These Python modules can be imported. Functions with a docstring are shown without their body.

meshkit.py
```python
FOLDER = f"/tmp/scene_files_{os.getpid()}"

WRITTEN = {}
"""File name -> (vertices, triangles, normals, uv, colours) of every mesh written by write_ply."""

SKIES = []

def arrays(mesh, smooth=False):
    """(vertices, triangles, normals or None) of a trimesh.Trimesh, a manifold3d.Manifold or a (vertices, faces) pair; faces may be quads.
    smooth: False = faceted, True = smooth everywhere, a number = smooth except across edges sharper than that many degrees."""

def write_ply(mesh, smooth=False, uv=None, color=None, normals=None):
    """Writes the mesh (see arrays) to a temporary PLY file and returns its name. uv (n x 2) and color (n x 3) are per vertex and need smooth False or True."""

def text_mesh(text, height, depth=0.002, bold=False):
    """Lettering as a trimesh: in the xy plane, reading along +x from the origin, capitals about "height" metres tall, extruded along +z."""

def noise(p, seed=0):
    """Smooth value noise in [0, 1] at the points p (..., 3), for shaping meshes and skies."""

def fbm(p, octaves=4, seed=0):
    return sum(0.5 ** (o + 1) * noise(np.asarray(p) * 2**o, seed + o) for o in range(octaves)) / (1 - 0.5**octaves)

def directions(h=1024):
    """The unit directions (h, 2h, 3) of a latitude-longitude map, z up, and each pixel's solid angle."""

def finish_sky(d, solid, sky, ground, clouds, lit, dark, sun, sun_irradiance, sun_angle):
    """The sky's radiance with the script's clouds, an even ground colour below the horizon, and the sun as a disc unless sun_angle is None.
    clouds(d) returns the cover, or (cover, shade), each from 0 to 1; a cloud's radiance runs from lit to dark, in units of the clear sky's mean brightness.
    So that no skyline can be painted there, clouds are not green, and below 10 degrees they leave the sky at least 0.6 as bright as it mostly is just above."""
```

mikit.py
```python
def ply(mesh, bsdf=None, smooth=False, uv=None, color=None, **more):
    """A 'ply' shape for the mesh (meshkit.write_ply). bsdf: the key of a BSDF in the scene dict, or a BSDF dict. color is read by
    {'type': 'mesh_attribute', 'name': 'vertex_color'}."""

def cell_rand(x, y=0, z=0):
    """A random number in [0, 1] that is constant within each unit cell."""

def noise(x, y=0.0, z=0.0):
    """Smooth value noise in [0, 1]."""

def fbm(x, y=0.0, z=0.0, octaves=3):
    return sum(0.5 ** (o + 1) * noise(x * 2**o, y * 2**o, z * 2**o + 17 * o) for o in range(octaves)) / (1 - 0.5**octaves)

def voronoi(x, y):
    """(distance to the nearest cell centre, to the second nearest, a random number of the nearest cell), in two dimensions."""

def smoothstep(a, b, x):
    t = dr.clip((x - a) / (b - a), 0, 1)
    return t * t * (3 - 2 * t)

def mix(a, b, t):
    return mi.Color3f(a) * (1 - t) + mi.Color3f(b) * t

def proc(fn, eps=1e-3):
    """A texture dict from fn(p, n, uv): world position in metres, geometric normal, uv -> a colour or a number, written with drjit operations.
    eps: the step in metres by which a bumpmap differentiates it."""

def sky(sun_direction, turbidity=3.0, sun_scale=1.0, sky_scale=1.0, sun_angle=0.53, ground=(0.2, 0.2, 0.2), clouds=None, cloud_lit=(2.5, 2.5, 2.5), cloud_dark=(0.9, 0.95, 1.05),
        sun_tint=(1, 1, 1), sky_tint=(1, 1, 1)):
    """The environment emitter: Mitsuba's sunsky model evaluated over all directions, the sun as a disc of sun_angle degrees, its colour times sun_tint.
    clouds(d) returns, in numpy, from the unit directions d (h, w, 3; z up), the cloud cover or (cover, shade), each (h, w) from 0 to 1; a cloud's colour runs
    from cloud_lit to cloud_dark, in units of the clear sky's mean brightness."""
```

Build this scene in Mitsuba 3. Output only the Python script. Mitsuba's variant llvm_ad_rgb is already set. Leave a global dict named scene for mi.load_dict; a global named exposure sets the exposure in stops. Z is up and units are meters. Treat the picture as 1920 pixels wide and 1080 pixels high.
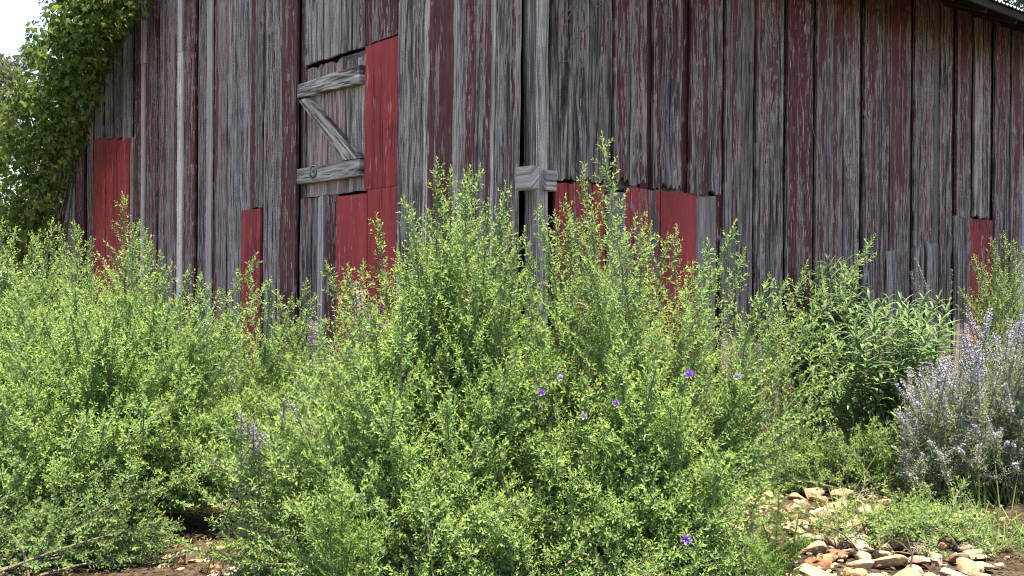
import math
import numpy as np
import trimesh
import drjit as dr
import mitsuba as mi
import mikit
import meshkit
from mikit import ply, proc, cell_rand, noise, fbm, smoothstep, mix

T = mi.ScalarTransform4f
scene, labels = {}, {}

# ------------------------------------------------------------------ camera, sky, exposure
EYE = 1.40            # eye height
F = 1905.0            # focal length in photograph pixels (1920 wide)
HZ = 527.0            # horizon row
scene['camera'] = {
    'type': 'perspective', 'fov': 2 * math.degrees(math.atan(960 / F)), 'fov_axis': 'x',
    'to_world': T().look_at(origin=[0, 0, EYE], target=[0, 10, EYE - 10 * (540 - HZ) / F], up=[0, 0, 1]),
    'near_clip': 0.05, 'far_clip': 2000.0}


def cloud_cover(d):
    z = np.maximum(d[..., 2], 0) + 0.16
    q = np.stack([d[..., 0] / z * 0.8, d[..., 1] / z * 0.8, 0 * z + 3.3], -1)
    n = meshkit.fbm(q, 5, seed=7)
    c = np.clip((n - 0.50) / 0.16, 0, 1)
    return 0.06 + 0.84 * c * c * (3 - 2 * c), np.clip((n - 0.62) / 0.3, 0, 1)


SUN = np.array([0.50 * math.cos(math.radians(75)), -0.86 * math.cos(math.radians(75)), math.sin(math.radians(75))])
scene['sky'] = mikit.sky(SUN.tolist(), turbidity=2.3, clouds=cloud_cover, sky_tint=(1.15, 1.0, 0.87), cloud_lit=(2.6, 2.5, 2.35), ground=(0.16, 0.15, 0.11))
exposure = 3.65

rng = np.random.default_rng(11)


# ------------------------------------------------------------------ helpers
def at(px, py, Y):
    """the point at depth Y seen at photograph pixel (px, py)"""
    return np.array([(px - 960) / F * Y, Y, EYE + (HZ - py) / F * Y])


used = {}


def key(name):
    if name not in used:
        used[name] = 0
        return name
    used[name] += 1
    return f'{name}_{used[name]:03d}'


def put(name, mesh, bsdf, smooth=False, kind=None, label=None, cat=None, group=None, uv=None, color=None):
    k = key(name)
    scene[k] = ply(mesh, bsdf, smooth=smooth, uv=uv, color=color)
    e = {a: b for a, b in (('label', label), ('category', cat), ('group', group), ('kind', kind)) if b}
    if e:
        labels[k] = e
    return k


def thing(name, label, cat, group=None):
    k = key(name)
    labels[k] = {'label': label, 'category': cat}
    if group:
        labels[k]['group'] = group
    return k


def unit(v):
    v = np.asarray(v, float)
    return v / np.maximum(np.linalg.norm(v, axis=-1, keepdims=True), 1e-12)


def tube(pts, radii, sides=6):
    pts = np.asarray(pts, float)
    radii = np.broadcast_to(radii, len(pts))
    t = unit(np.gradient(pts, axis=0))
    ref = np.array([0, 0, 1.0]) if abs(t[:, 2]).mean() < 0.8 else np.array([0, 1.0, 0.15])
    a = unit(np.cross(t, ref))
    b = np.cross(t, a)
    ang = np.arange(sides) * 2 * np.pi / sides
    ring = pts[:, None] + radii[:, None, None] * (np.cos(ang)[None, :, None] * a[:, None] + np.sin(ang)[None, :, None] * b[:, None])
    v = ring.reshape(-1, 3)
    f = []
    n = len(pts)
    for i in range(n - 1):
        for j in range(sides):
            p, q = i * sides + j, i * sides + (j + 1) % sides
            f += [[p, q, q + sides], [p, q + sides, p + sides]]
    v = np.vstack([v, pts[:1], pts[-1:]])
    for j in range(sides):
        f.append([len(v) - 2, (j + 1) % sides, j])
        f.append([len(v) - 1, (n - 1) * sides + j, (n - 1) * sides + (j + 1) % sides])
    return v, np.array(f)


def join(parts):
    vs, fs, o = [], [], 0
    for v, f in parts:
        vs.append(v)
        fs.append(f + o)
        o += len(v)
    return np.vstack(vs), np.vstack(fs)


# ------------------------------------------------------------------ wood: one material, its boards told apart by a table of looks
# u = 8 * board + metres across the board, v = metres along it
LOOK = []          # cover, tone, pink, bare edge, width, rise of cover with height, contrast, red


def look(cover=0.3, tone=0.30, pink=0.0, edge=0.0, width=0.3, rise=0.0, contrast=1.0, red=0.0):
    LOOK.append((cover, tone, pink, edge, width, rise, contrast, red))
    return len(LOOK) - 1


TABLE = {}


def wood_values(uv):
    bid = dr.floor(uv.x / 8)
    u, v = uv.x - bid * 8, uv.y
    idx = mi.UInt32(dr.clip(bid, 0, len(LOOK) - 1))
    if not TABLE:
        for k in range(8):
            TABLE[k] = mi.Float(np.array([r[k] for r in LOOK], np.float32))
    g = [dr.gather(mi.Float, TABLE[k], idx) for k in range(8)]
    return bid * 1.7, u, v, g


def mix_cover(cover, red):
    """old boards draw towards one mottled cover; repaired red ones keep theirs"""
    return dr.select((red < 0.1) & (cover > 0.08), 0.45 + (cover - 0.45) * 0.88, cover)


def wood_color(p, n, uv):
    s, u, v, (cover, tone, pink, edge, width, rise, contrast, red) = wood_values(uv)
    wob = (noise(u * 9 + s, v * 2.2, s) - 0.5) * 0.035
    x = u + wob
    big = fbm(x * 13 + s * 3, v * 1.5 + s, s)                       # patches
    mid = noise(x * 72 + s, v * 5.0, s + 3)                         # streaks
    fine = noise(x * 150 + s, v * 11, s + 5)
    chip = noise(x * 80 + s, v * 15, s + 9)
    # bare weathered wood
    fibre = smoothstep(0.22, 0.78, 0.45 * mid + 0.55 * fine)
    wide = noise(x * 34 + s, v * 1.9, s + 7)
    side = dr.minimum(u, width - u)
    rimmed = edge * (1 - smoothstep(0.015, 0.06, side + (mid - 0.5) * 0.03))
    k_ = u * 17 + wob * 8 + s * 5.3
    sub = cell_rand(k_, s)
    seam = (1 - smoothstep(0.0, 0.09, k_ - dr.floor(k_))) * dr.select(cell_rand(k_, s, 4) > 0.55, 1.0, 0.0) * (1 - red)
    t = tone * 0.52 * (0.78 + 0.44 * sub) * (0.66 + contrast * (1.0 * (fibre - 0.5) + 0.8 * (wide - 0.5)) + 0.40 * big + 0.30 * rimmed)
    crack = smoothstep(0.56, 0.68, 0.62 * noise(x * 64 + s, v * 2.6, s + 21) + 0.38 * fine) * contrast * (1 - 0.6 * rimmed)
    t = dr.maximum(t, tone * 0.14) * (1 - 0.82 * dr.clip(crack, 0, 1)) * (1 - 0.6 * seam)
    warm = noise(x * 6 + s, v * 1.1, s + 31)
    bare = mi.Color3f(t * (1.08 + 0.12 * warm), t * 0.985, t * (0.985 - 0.11 * warm))
    blush = pink * smoothstep(0.42, 0.62, noise(x * 22 + s, v * 2.0, s + 41))
    bare = mix(bare, mi.Color3f(t * 1.35, t * 0.78, t * 0.74), blush)
    # old paint, flaking off along the grain
    q = 0.22 * big + 0.24 * wide + 0.26 * mid + 0.17 * fine + 0.11 * chip
    th = 0.49 + 0.60 * (0.5 - mix_cover(cover, red)) - rise * (v - 3.0) * 0.16 + rimmed * 0.35 - (sub - 0.5) * 0.20 * (1 - red)
    paint = smoothstep(th - 0.02, th + 0.02, q)
    rim = smoothstep(th - 0.07, th - 0.035, q) * (1 - paint)
    pc = mix(mi.Color3f(0.083, 0.0180, 0.0215), mi.Color3f(0.300, 0.040, 0.043), red)
    pc = mix(pc, bare * 0.4, 0.32 * (1 - red) * fibre)
    pc = pc * (0.74 + 0.36 * fine + 0.3 * (big - 0.4)) * (1 + red * (0.55 * noise(u * 7 + s, v * 0.8, s + 71) + 0.35 * noise(u * 30 + s, v * 1.3, s + 73) - 0.5))
    pc = pc * (1 - 0.6 * smoothstep(0.72, 0.86, noise(x * 100 + s, v * 2.4, s + 61)))
    fleck = smoothstep(0.66, 0.74, 0.62 * chip + 0.38 * fine) * (0.85 - 0.3 * red) * smoothstep(0.30, 0.6, noise(x * 9 + s, v * 1.6, s + 81))
    pc = mix(pc, mi.Color3f(0.30, 0.255, 0.25), fleck) * (1 - 0.5 * seam)
    out = mix(bare, mi.Color3f(0.235, 0.185, 0.178) * (0.7 + 0.5 * fine), rim * 0.75)
    return mix(out, pc, paint)


def wood_height(p, n, uv):
    s, u, v, (cover, tone, pink, edge, width, rise, contrast, red) = wood_values(uv)
    x = u + (noise(u * 9 + s, v * 2.2, s) - 0.5) * 0.035
    mid = noise(x * 72 + s, v * 5.0, s + 3)
    fine = noise(x * 150 + s, v * 11, s + 5)
    return (0.0055 * mid + 0.0032 * fine) * (0.25 + 0.75 * contrast)


scene['wood'] = {'type': 'twosided', 'bsdf': {'type': 'bumpmap', 'scale': 1.0, 'height': proc(wood_height, 2e-3),
                 'bsdf': {'type': 'principled', 'base_color': proc(wood_color), 'roughness': 0.85, 'specular': 0.25}}}


def end_color(p, n, uv):
    r = noise(p.x * 60, p.y * 60, p.z * 160)
    return mi.Color3f(0.12, 0.11, 0.10) * (0.5 + r)


scene['shade_dark_wood'] = {'type': 'twosided', 'bsdf': {'type': 'diffuse', 'reflectance': proc(lambda p, n, uv: mi.Color3f(0.016, 0.013, 0.012) * (0.6 + 0.8 * noise(p.x * 40, p.y * 40, p.z * 3)))}}  # near-black colour carries the shade of the interior and the eave


def metal_color(p, n, uv):
    r = fbm(p.x * 2.5, p.y * 2.5, p.z * 2.5)
    return mix((0.42, 0.43, 0.44), (0.20, 0.12, 0.08), smoothstep(0.5, 0.75, r))


scene['metal'] = {'type': 'twosided', 'bsdf': {'type': 'principled', 'base_color': proc(metal_color), 'metallic': 0.5, 'roughness': 0.5}}

# ------------------------------------------------------------------ the barn
CORNER = np.array([0.075, 6.6, 0.0])
DL, NL = np.array([-0.648, 0.762, 0]), np.array([-0.762, -0.648, 0])     # along / out of the gable wall (left)
DR, NR = np.array([0.762, 0.648, 0]), np.array([0.648, -0.762, 0])       # along / out of the side wall (right)
LEFT_END, RIGHT_END = 10.4, 7.25


def lean(side, s):
    return -0.020 if side == 'L' else 0.010 + 0 * s


def spot(side, s, z, out):
    d, n = (DL, NL) if side == 'L' else (DR, NR)
    s, z, out = (np.asarray(a, float) for a in (s, z, out))
    s = s + lean(side, s) * (z - 1.9)
    return CORNER + s[..., None] * d + out[..., None] * n + z[..., None] * np.array([0, 0, 1.0])


def sz(side, px, py):
    """(s, z) on a wall where the photograph shows it at (px, py)"""
    d = DL if side == 'L' else DR
    k = (px - 960) / F
    s = (k * CORNER[1] - CORNER[0]) / (d[0] - k * d[1])
    Y = CORNER[1] + s * d[1]
    z = EYE + (HZ - py) / F * Y
    s0 = s
    for _ in range(6):
        s0 = s - lean(side, s0) * (z - 1.9)
    return float(s0), float(z)


ridge_s = (10.75 - 4.25) / (0.45 + 0.86)


def gable(s):
    return np.minimum(4.25 + 0.45 * s, 10.75 - 0.86 * s)


barn = thing('barn', 'weathered grey wooden barn with flaking dark red paint and red patches', 'barn')
walls = {}
# near-black sheets added inside, standing in for the unlit interior behind board gaps
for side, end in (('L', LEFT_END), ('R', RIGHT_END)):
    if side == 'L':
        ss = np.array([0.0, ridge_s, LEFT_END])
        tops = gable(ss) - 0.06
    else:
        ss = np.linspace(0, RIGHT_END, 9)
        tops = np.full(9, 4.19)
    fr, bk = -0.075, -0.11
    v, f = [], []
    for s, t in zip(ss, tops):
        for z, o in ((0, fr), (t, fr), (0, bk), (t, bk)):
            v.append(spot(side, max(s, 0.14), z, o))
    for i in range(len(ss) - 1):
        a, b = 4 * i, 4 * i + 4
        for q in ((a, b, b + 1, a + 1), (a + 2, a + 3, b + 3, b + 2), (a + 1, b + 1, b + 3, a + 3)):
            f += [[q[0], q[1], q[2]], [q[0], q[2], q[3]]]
    walls[side] = put(barn + '__wall', (np.array(v), np.array(f)), 'shade_dark_wood')
# far walls
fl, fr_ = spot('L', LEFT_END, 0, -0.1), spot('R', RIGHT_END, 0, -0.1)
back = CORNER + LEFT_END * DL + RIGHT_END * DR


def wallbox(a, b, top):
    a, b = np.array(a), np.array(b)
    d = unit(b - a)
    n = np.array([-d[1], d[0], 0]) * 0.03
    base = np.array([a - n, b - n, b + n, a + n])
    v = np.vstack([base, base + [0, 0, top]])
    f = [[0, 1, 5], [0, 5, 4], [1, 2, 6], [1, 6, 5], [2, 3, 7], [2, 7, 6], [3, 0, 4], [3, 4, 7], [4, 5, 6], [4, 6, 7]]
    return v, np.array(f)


put(barn + '__wall', wallbox(fl * [1, 1, 0], back, 1.75), 'shade_dark_wood')
put(barn + '__wall', wallbox(fr_ * [1, 1, 0] + DR * 0.05, back + DR * 0.05, 4.2), 'shade_dark_wood')


def plank(side, s0, s1, z0, z1, lk, out=0.0, thick=0.024, bottom=0.0, top=0.0, seed=0, nx=4, wob=0.005, taper=0.0, topline=None, name=None, label=None, cup=0.003, botline=None):
    """one upright board: uneven edges, a little cup and warp, ragged ends"""
    r = np.random.default_rng(seed * 7 + 5)
    w = s1 - s0
    zs = np.linspace(0, 1, max(4, int((z1 - z0) / 0.22)))
    us = np.linspace(0, 1, nx + 1)
    ta, tb = r.uniform(0, 90, 2)
    zz = z0 + zs * (z1 - z0)
    ea = wob * 2 * (meshkit.fbm(np.stack([zz * 2.3 + ta, zz * 0, zz * 0], -1), 3) - 0.5)
    eb = wob * 2 * (meshkit.fbm(np.stack([zz * 2.3 + tb, zz * 0, zz * 0], -1), 3) - 0.5)
    U, Z = np.meshgrid(us, zs)
    A = s0 + ea[:, None] + taper * (1 - Z)
    B = s1 + eb[:, None] - taper * (1 - Z)
    S = A + U * (B - A)
    zb = np.full(nx + 1, z0) if botline is None else botline(s0 + us * w)
    zt = np.full(nx + 1, z1) if topline is None else topline(s0 + us * w)
    zb = zb + bottom * (0.75 * r.random(nx + 1) ** 2 + 0.5 * meshkit.noise(np.stack([us * 3.1 + ta, us * 0, us * 0], -1)) - .3)
    zt = zt - top * np.abs(r.uniform(-0.2, 1, nx + 1)) ** 2
    Zm = zb[None] + Z * (zt - zb)[None]
    tilt = r.uniform(-0.006, 0.006)
    O = out + tilt * (U - 0.5) - cup * (1 - (2 * U - 1) ** 2) + 0.006 * (meshkit.noise(np.stack([Z * 3 + ta, U * 0, U * 0], -1)) - 0.5)
    front = spot(side, S, Zm, O + thick)
    rear = spot(side, S, Zm, O)
    nz, nu = U.shape
    # order so that the front faces outwards
    uvx = 8 * lk + np.clip(U * w, 0, 7.5)
    V, Fc, UV = [], [], []

    def grid(P, uv, flip):
        o = sum(len(a) for a in V)
        V.append(P.reshape(-1, 3))
        UV.append(uv.reshape(-1, 2))
        h, k = P.shape[:2]
        i = (np.arange(h - 1)[:, None] * k + np.arange(k - 1)[None]).ravel() + o
        q = np.stack([i, i + 1, i + 1 + k, i + k], 1)
        if flip:
            q = q[:, ::-1]
        Fc.append(np.vstack([q[:, [0, 1, 2]], q[:, [0, 2, 3]]]))

    fl_ = side == 'L'
    grid(front, np.stack([uvx, Zm], -1), fl_)
    for col, c in ((0, True), (nu - 1, False)):
        P = np.stack([front[:, col], rear[:, col]], 1)
        uu = np.stack([np.stack([uvx[:, col] + (0.0 if col == 0 else -0.0), Zm[:, col]], -1), np.stack([uvx[:, col] + (0.02 if col == 0 else -0.02), Zm[:, col]], -1)], 1)
        grid(P, uu, c == fl_)
    for row, c in ((0, False), (nz - 1, True)):
        P = np.stack([front[row], rear[row]], 0)
        uu = np.stack([np.stack([uvx[row], Zm[row]], -1), np.stack([uvx[row], Zm[row] + 0.02], -1)], 0)
        grid(P, uu, c == fl_)
    nm = name or (walls[side] + '__plank')
    return put(nm, (np.vstack(V), np.vstack(Fc)), 'wood', uv=np.vstack(UV), label=label)


SEED = [0]


def strip(side, px0, px1, py=150, ytop=None, ybot=None, out=0.0, gap=2.0, name=None, label=None, rag=0.0, ragtop=0.0, slope=None, wob=0.005, thick=0.024, nx=4, taper=0.0, **lk):
    """a board given by where its two edges stand on the wall (photograph columns at row py)"""
    a, b = sz(side, px0 + gap / 4, py)[0], sz(side, px1 - gap / 4, py)[0]
    a, b = min(a, b), max(a, b)
    mid = 0.5 * (px0 + px1)
    z1 = None if ytop is None else sz(side, mid, ytop)[1]
    z0 = 0.06 if ybot is None else sz(side, mid, ybot)[1]
    topline = None
    if z1 is None:
        if side == 'L':
            topline = lambda s: gable(s - 0.02 * 3) - 0.05
            z1 = float(gable(0.5 * (a + b)) - 0.05)
        else:
            z1 = 4.19
    SEED[0] += 1
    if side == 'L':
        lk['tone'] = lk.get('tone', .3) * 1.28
    i = look(width=b - a, **lk)
    return plank(side, a, b, z0, z1, i, out=out, bottom=rag, top=ragtop, seed=SEED[0], topline=topline, name=name, label=label, wob=wob, thick=thick, nx=nx, taper=taper)


# ---- gable wall (left), boards from the far end to the corner: px0, px1, look
L = 'L'
hat_y = 108
for px0, px1, kw in [
    (88, 103, dict(cover=.35, tone=.20)), (106, 118, dict(cover=.25, tone=.24)), (120, 145, dict(cover=.2, tone=.30)), (146, 163, dict(cover=.55, tone=.25)),
    (167, 179, dict(cover=.30, tone=.27)),
]:
    strip(L, px0, px1, 330, **kw)
for px0, px1, kw in [(182, 199, dict(cover=.3, tone=.26)), (201, 216, dict(cover=.28, tone=.27)), (218, 233, dict(cover=.38, tone=.25)), (235, 251, dict(cover=.15, tone=.34))]:
    strip(L, px0, px1, 200, ybot=262, rag=0.03, **kw)
for px0, px1, kw in [(180, 204, {}), (204, 226, {}), (226, 247, {})]:
    strip(L, px0, px1, 300, ytop=261, out=0.004, gap=1.2 if px0 != 204 else 2.6, cover=.93, red=.92, tone=.36, edge=.12, contrast=.7, wob=.003, name=walls[L] + '__patch_board', label='faded red painted patch board')
strip(L, 246, 253, 300, ytop=258, out=-.01, cover=.1, tone=.36)
for px0, px1, kw in [
    (257, 281, dict(cover=.66, tone=.27)), (281, 302, dict(cover=.60, tone=.25, out=.006)), (303, 340, dict(cover=.48, tone=.30)),
    (340.5, 371, dict(cover=.60, tone=.30, pink=.5)), (377, 405, dict(cover=.30, tone=.25)), (406, 431, dict(cover=.42, tone=.32, pink=.7, out=-.006)),
    (432, 476, dict(cover=.18, tone=.32)), (502, 533, dict(cover=.18, tone=.30, out=.004)),
    (566, 576, dict(cover=.7, tone=.2, out=-.02)),
]:
    strip(L, px0, px1, 150, **kw)
strip(L, 476, 499, 150, ybot=391, cover=.52, tone=.22, rag=.02)
strip(L, 458, 494, 450, ytop=393, out=.006, cover=.95, red=.8, tone=.36, edge=.15, contrast=.6, name=walls[L] + '__patch_board', label='narrow red painted patch board')
# pale battens nailed over joints
for px0, px1, yb, tone in [(271.5, 279.5, 121, .62), (272, 279.5, None, .42), (340.5, 348.5, 98, .60), (341, 350.5, None, .66), (395, 405.5, None, .44)]:
    strip(L, px0, px1, 150, ytop=None if yb or px0 in (395,) else (99 if px0 == 341 else 122), ybot=yb, out=.024, thick=.016, gap=.5, cover=.03, tone=tone, contrast=.3, name=walls[L] + '__batten', wob=.0025, nx=2, label='bare pale grey batten')
# tall maroon board left of the hatch
strip(L, 533, 566, 150, out=.02, cover=.76, tone=.42, edge=.35, wob=.006)
# over the hatch
for px0, px1, kw in [(578, 612, dict(cover=.1, tone=.33)), (612, 621, dict(cover=.02, tone=.50, contrast=.4, out=-.008)), (621, 646, dict(cover=.1, tone=.32)), (646, 666, dict(cover=.12, tone=.30)), (666, 690, dict(cover=.22, tone=.27))]:
    strip(L, px0, px1, 60, ybot=127 - 0.325 * (0.5 * (px0 + px1) - 570), rag=.012, **kw)
strip(L, 692, 716, 40, ybot=83, cover=.45, tone=.24, rag=.02)
strip(L, 716, 751, 40, ybot=72, cover=.62, tone=.42, rag=.02, out=.004)
# the two red sheets beside and under the hatch
strip(L, 690, 752, 200, ytop=79, ybot=352, out=.012, gap=1, cover=.96, red=1, tone=.5, edge=.10, contrast=.55, wob=.0025, thick=.018, name=walls[L] + '__patch_board', label='tall bright red painted patch board beside the hatch')
strip(L, 637, 694, 450, ytop=366, out=.012, gap=.8, cover=.98, red=1, tone=.4, edge=.06, contrast=.5, wob=.003, thick=.018, name=walls[L] + '__patch_board', label='wide red painted patch board under the hatch')
strip(L, 694, 749, 450, ytop=353, out=.010, gap=.8, cover=.98, red=1, tone=.4, edge=.06, contrast=.5, wob=.003, thick=.018, name=walls[L] + '__patch_board', label='wide red painted patch board under the hatch')
# under the hatch
for px0, px1, kw in [(567, 588, dict(cover=.25, tone=.22)), (588, 600, dict(cover=.3, tone=.20, out=-.01)), (600, 611, dict(cover=.02, tone=.46, contrast=.6)), (614, 637, dict(cover=.62, tone=.38))]:
    strip(L, px0, px1, 450, ytop=374 - 0.17 * (0.5 * (px0 + px1) - 570), ragtop=.02, **kw)
# towards the corner
for px0, px1, kw in [(752, 806, dict(cover=.30, tone=.34, edge=.7, contrast=1.2)), (806, 862, dict(cover=.68, tone=.44, edge=.75, contrast=.9, out=.004)),
                     (862, 934, dict(cover=.47, tone=.38, edge=.9, contrast=1.05)), (935, 977, dict(cover=.42, tone=.36, edge=.3))]:
    strip(L, px0, px1, 150, **kw)

# ---- hatch: old boards with two cross battens and a brace
hatch = barn + '__hatch'
for px0, px1, kw in [(570, 602, dict(pink=.5, tone=.32)), (602, 646, dict(pink=.9, tone=.36)), (646, 688, dict(pink=.15, tone=.34))]:
    m = 0.5 * (px0 + px1)
    strip(L, px0, px1, 230, ytop=131 - 0.325 * (m - 570), ybot=372 - 0.13 * (m - 570), out=-.035, rag=.012, ragtop=.035, nx=8, gap=1.5, cover=.06, contrast=.85, name=hatch + '__plank', **kw)


def bar(pts, out0, out1, lk, name, label=None, across=None):
    """a board lying on the gable wall between four photograph points (its near edge, its far edge), from out0 to out1"""
    P = [sz(L, *p) for p in pts]
    n = 9
    a = np.array([P[0], P[1]])
    b = np.array([P[3], P[2]])
    t = np.linspace(0, 1, n)
    e0 = a[0] + t[:, None] * (a[1] - a[0])
    e1 = b[0] + t[:, None] * (b[1] - b[0])
    r = np.random.default_rng(int(pts[0][0] * 3 + pts[0][1]))
    w = np.linalg.norm(b[0] - a[0])
    ln = np.linalg.norm(a[1] - a[0])
    q = unit(b[0] - a[0])
    e0 = e0 + q * 0.008 * (r.random((n, 1)) - 0.5)
    e1 = e1 + q * 0.008 * (r.random((n, 1)) - 0.5)
    rows = [e0, e0 + 0.08 * (e1 - e0), e0 + 0.5 * (e1 - e0), e0 + 0.92 * (e1 - e0), e1]
    outs = [out1 - .004, out1, out1 + .001, out1, out1 - .004]
    F3 = np.stack([spot(L, x[:, 0], x[:, 1], np.full(n, o)) for x, o in zip(rows, outs)])
    B3 = np.stack([spot(L, x[:, 0], x[:, 1], np.full(n, out0)) for x in (e0, e1)])
    ring = np.concatenate([B3[:1], F3, B3[1:]])               # 7 x n
    across_ = np.array([-0.03, 0, .08, .5, .92, 1.0, 1.03]) * w + 0.04
    uv = np.stack(np.broadcast_arrays(8 * lk + across_[:, None], 10 + t[None] * ln), -1)
    h, k = ring.shape[:2]
    i = (np.arange(h - 1)[:, None] * k + np.arange(k - 1)[None]).ravel()
    qd = np.stack([i, i + k, i + 1 + k, i + 1], 1)
    f = np.vstack([qd[:, [0, 1, 2]], qd[:, [0, 2, 3]]])
    ends = []
    for c in (0, n - 1):
        ids = np.arange(h) * k + c
        for j in range(1, h - 1):
            ends.append([ids[0], ids[j], ids[j + 1]])
    f = np.vstack([f, ends])
    return put(name, (ring.reshape(-1, 3), f), 'wood', uv=uv.reshape(-1, 2), label=label)


bar([(568, 160), (685, 123), (685, 157), (568, 184)], -.012, .052, look(cover=0, tone=.44, width=.3, contrast=1.3), hatch + '__batten')
bar([(568, 319), (686, 298), (686, 329), (568, 347)], -.012, .058, look(cover=0, tone=.44, width=.3, contrast=1.2), hatch + '__batten')
bar([(567, 190), (650, 301), (686, 297), (583, 185)], -.012, .040, look(cover=0, tone=.53, width=.3, contrast=1.1), hatch + '__brace', label='diagonal pale grey brace')
# a knot on the lower batten
ks, kz = sz(L, 600, 324)
th = np.linspace(0, 2 * np.pi, 14, endpoint=False)
ringo = [spot(L, ks + r_ * np.cos(th) * 1.1, kz + r_ * np.sin(th), np.full(14, o)) for r_, o in ((.062, .058), (.055, .068), (.036, .064), (.012, .067))]
kv = np.vstack(ringo + [spot(L, ks, kz, .066)[None]])
kf = []
for i in range(3):
    for j in range(14):
        a, b = i * 14 + j, i * 14 + (j + 1) % 14
        kf += [[a, b, b + 14], [a, b + 14, a + 14]]
kf += [[42 + j, 42 + (j + 1) % 14, 56] for j in range(14)]
kl = look(cover=0, tone=.44, width=.2, contrast=1)
put(hatch + '__knot', (kv, np.array(kf)), 'wood', uv=np.stack([8 * kl + .1 + np.r_[np.repeat([.08, .06, .03, .01], 14), 0], np.r_[np.tile(th * .1, 4), 0] + 4], 1))
# header rail seen in the opening above the hatch boards
bar([(640, 107), (690, 92), (690, 101), (640, 118)], -.06, -.012, look(cover=0, tone=.24, width=.3), hatch + '__rail')

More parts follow.
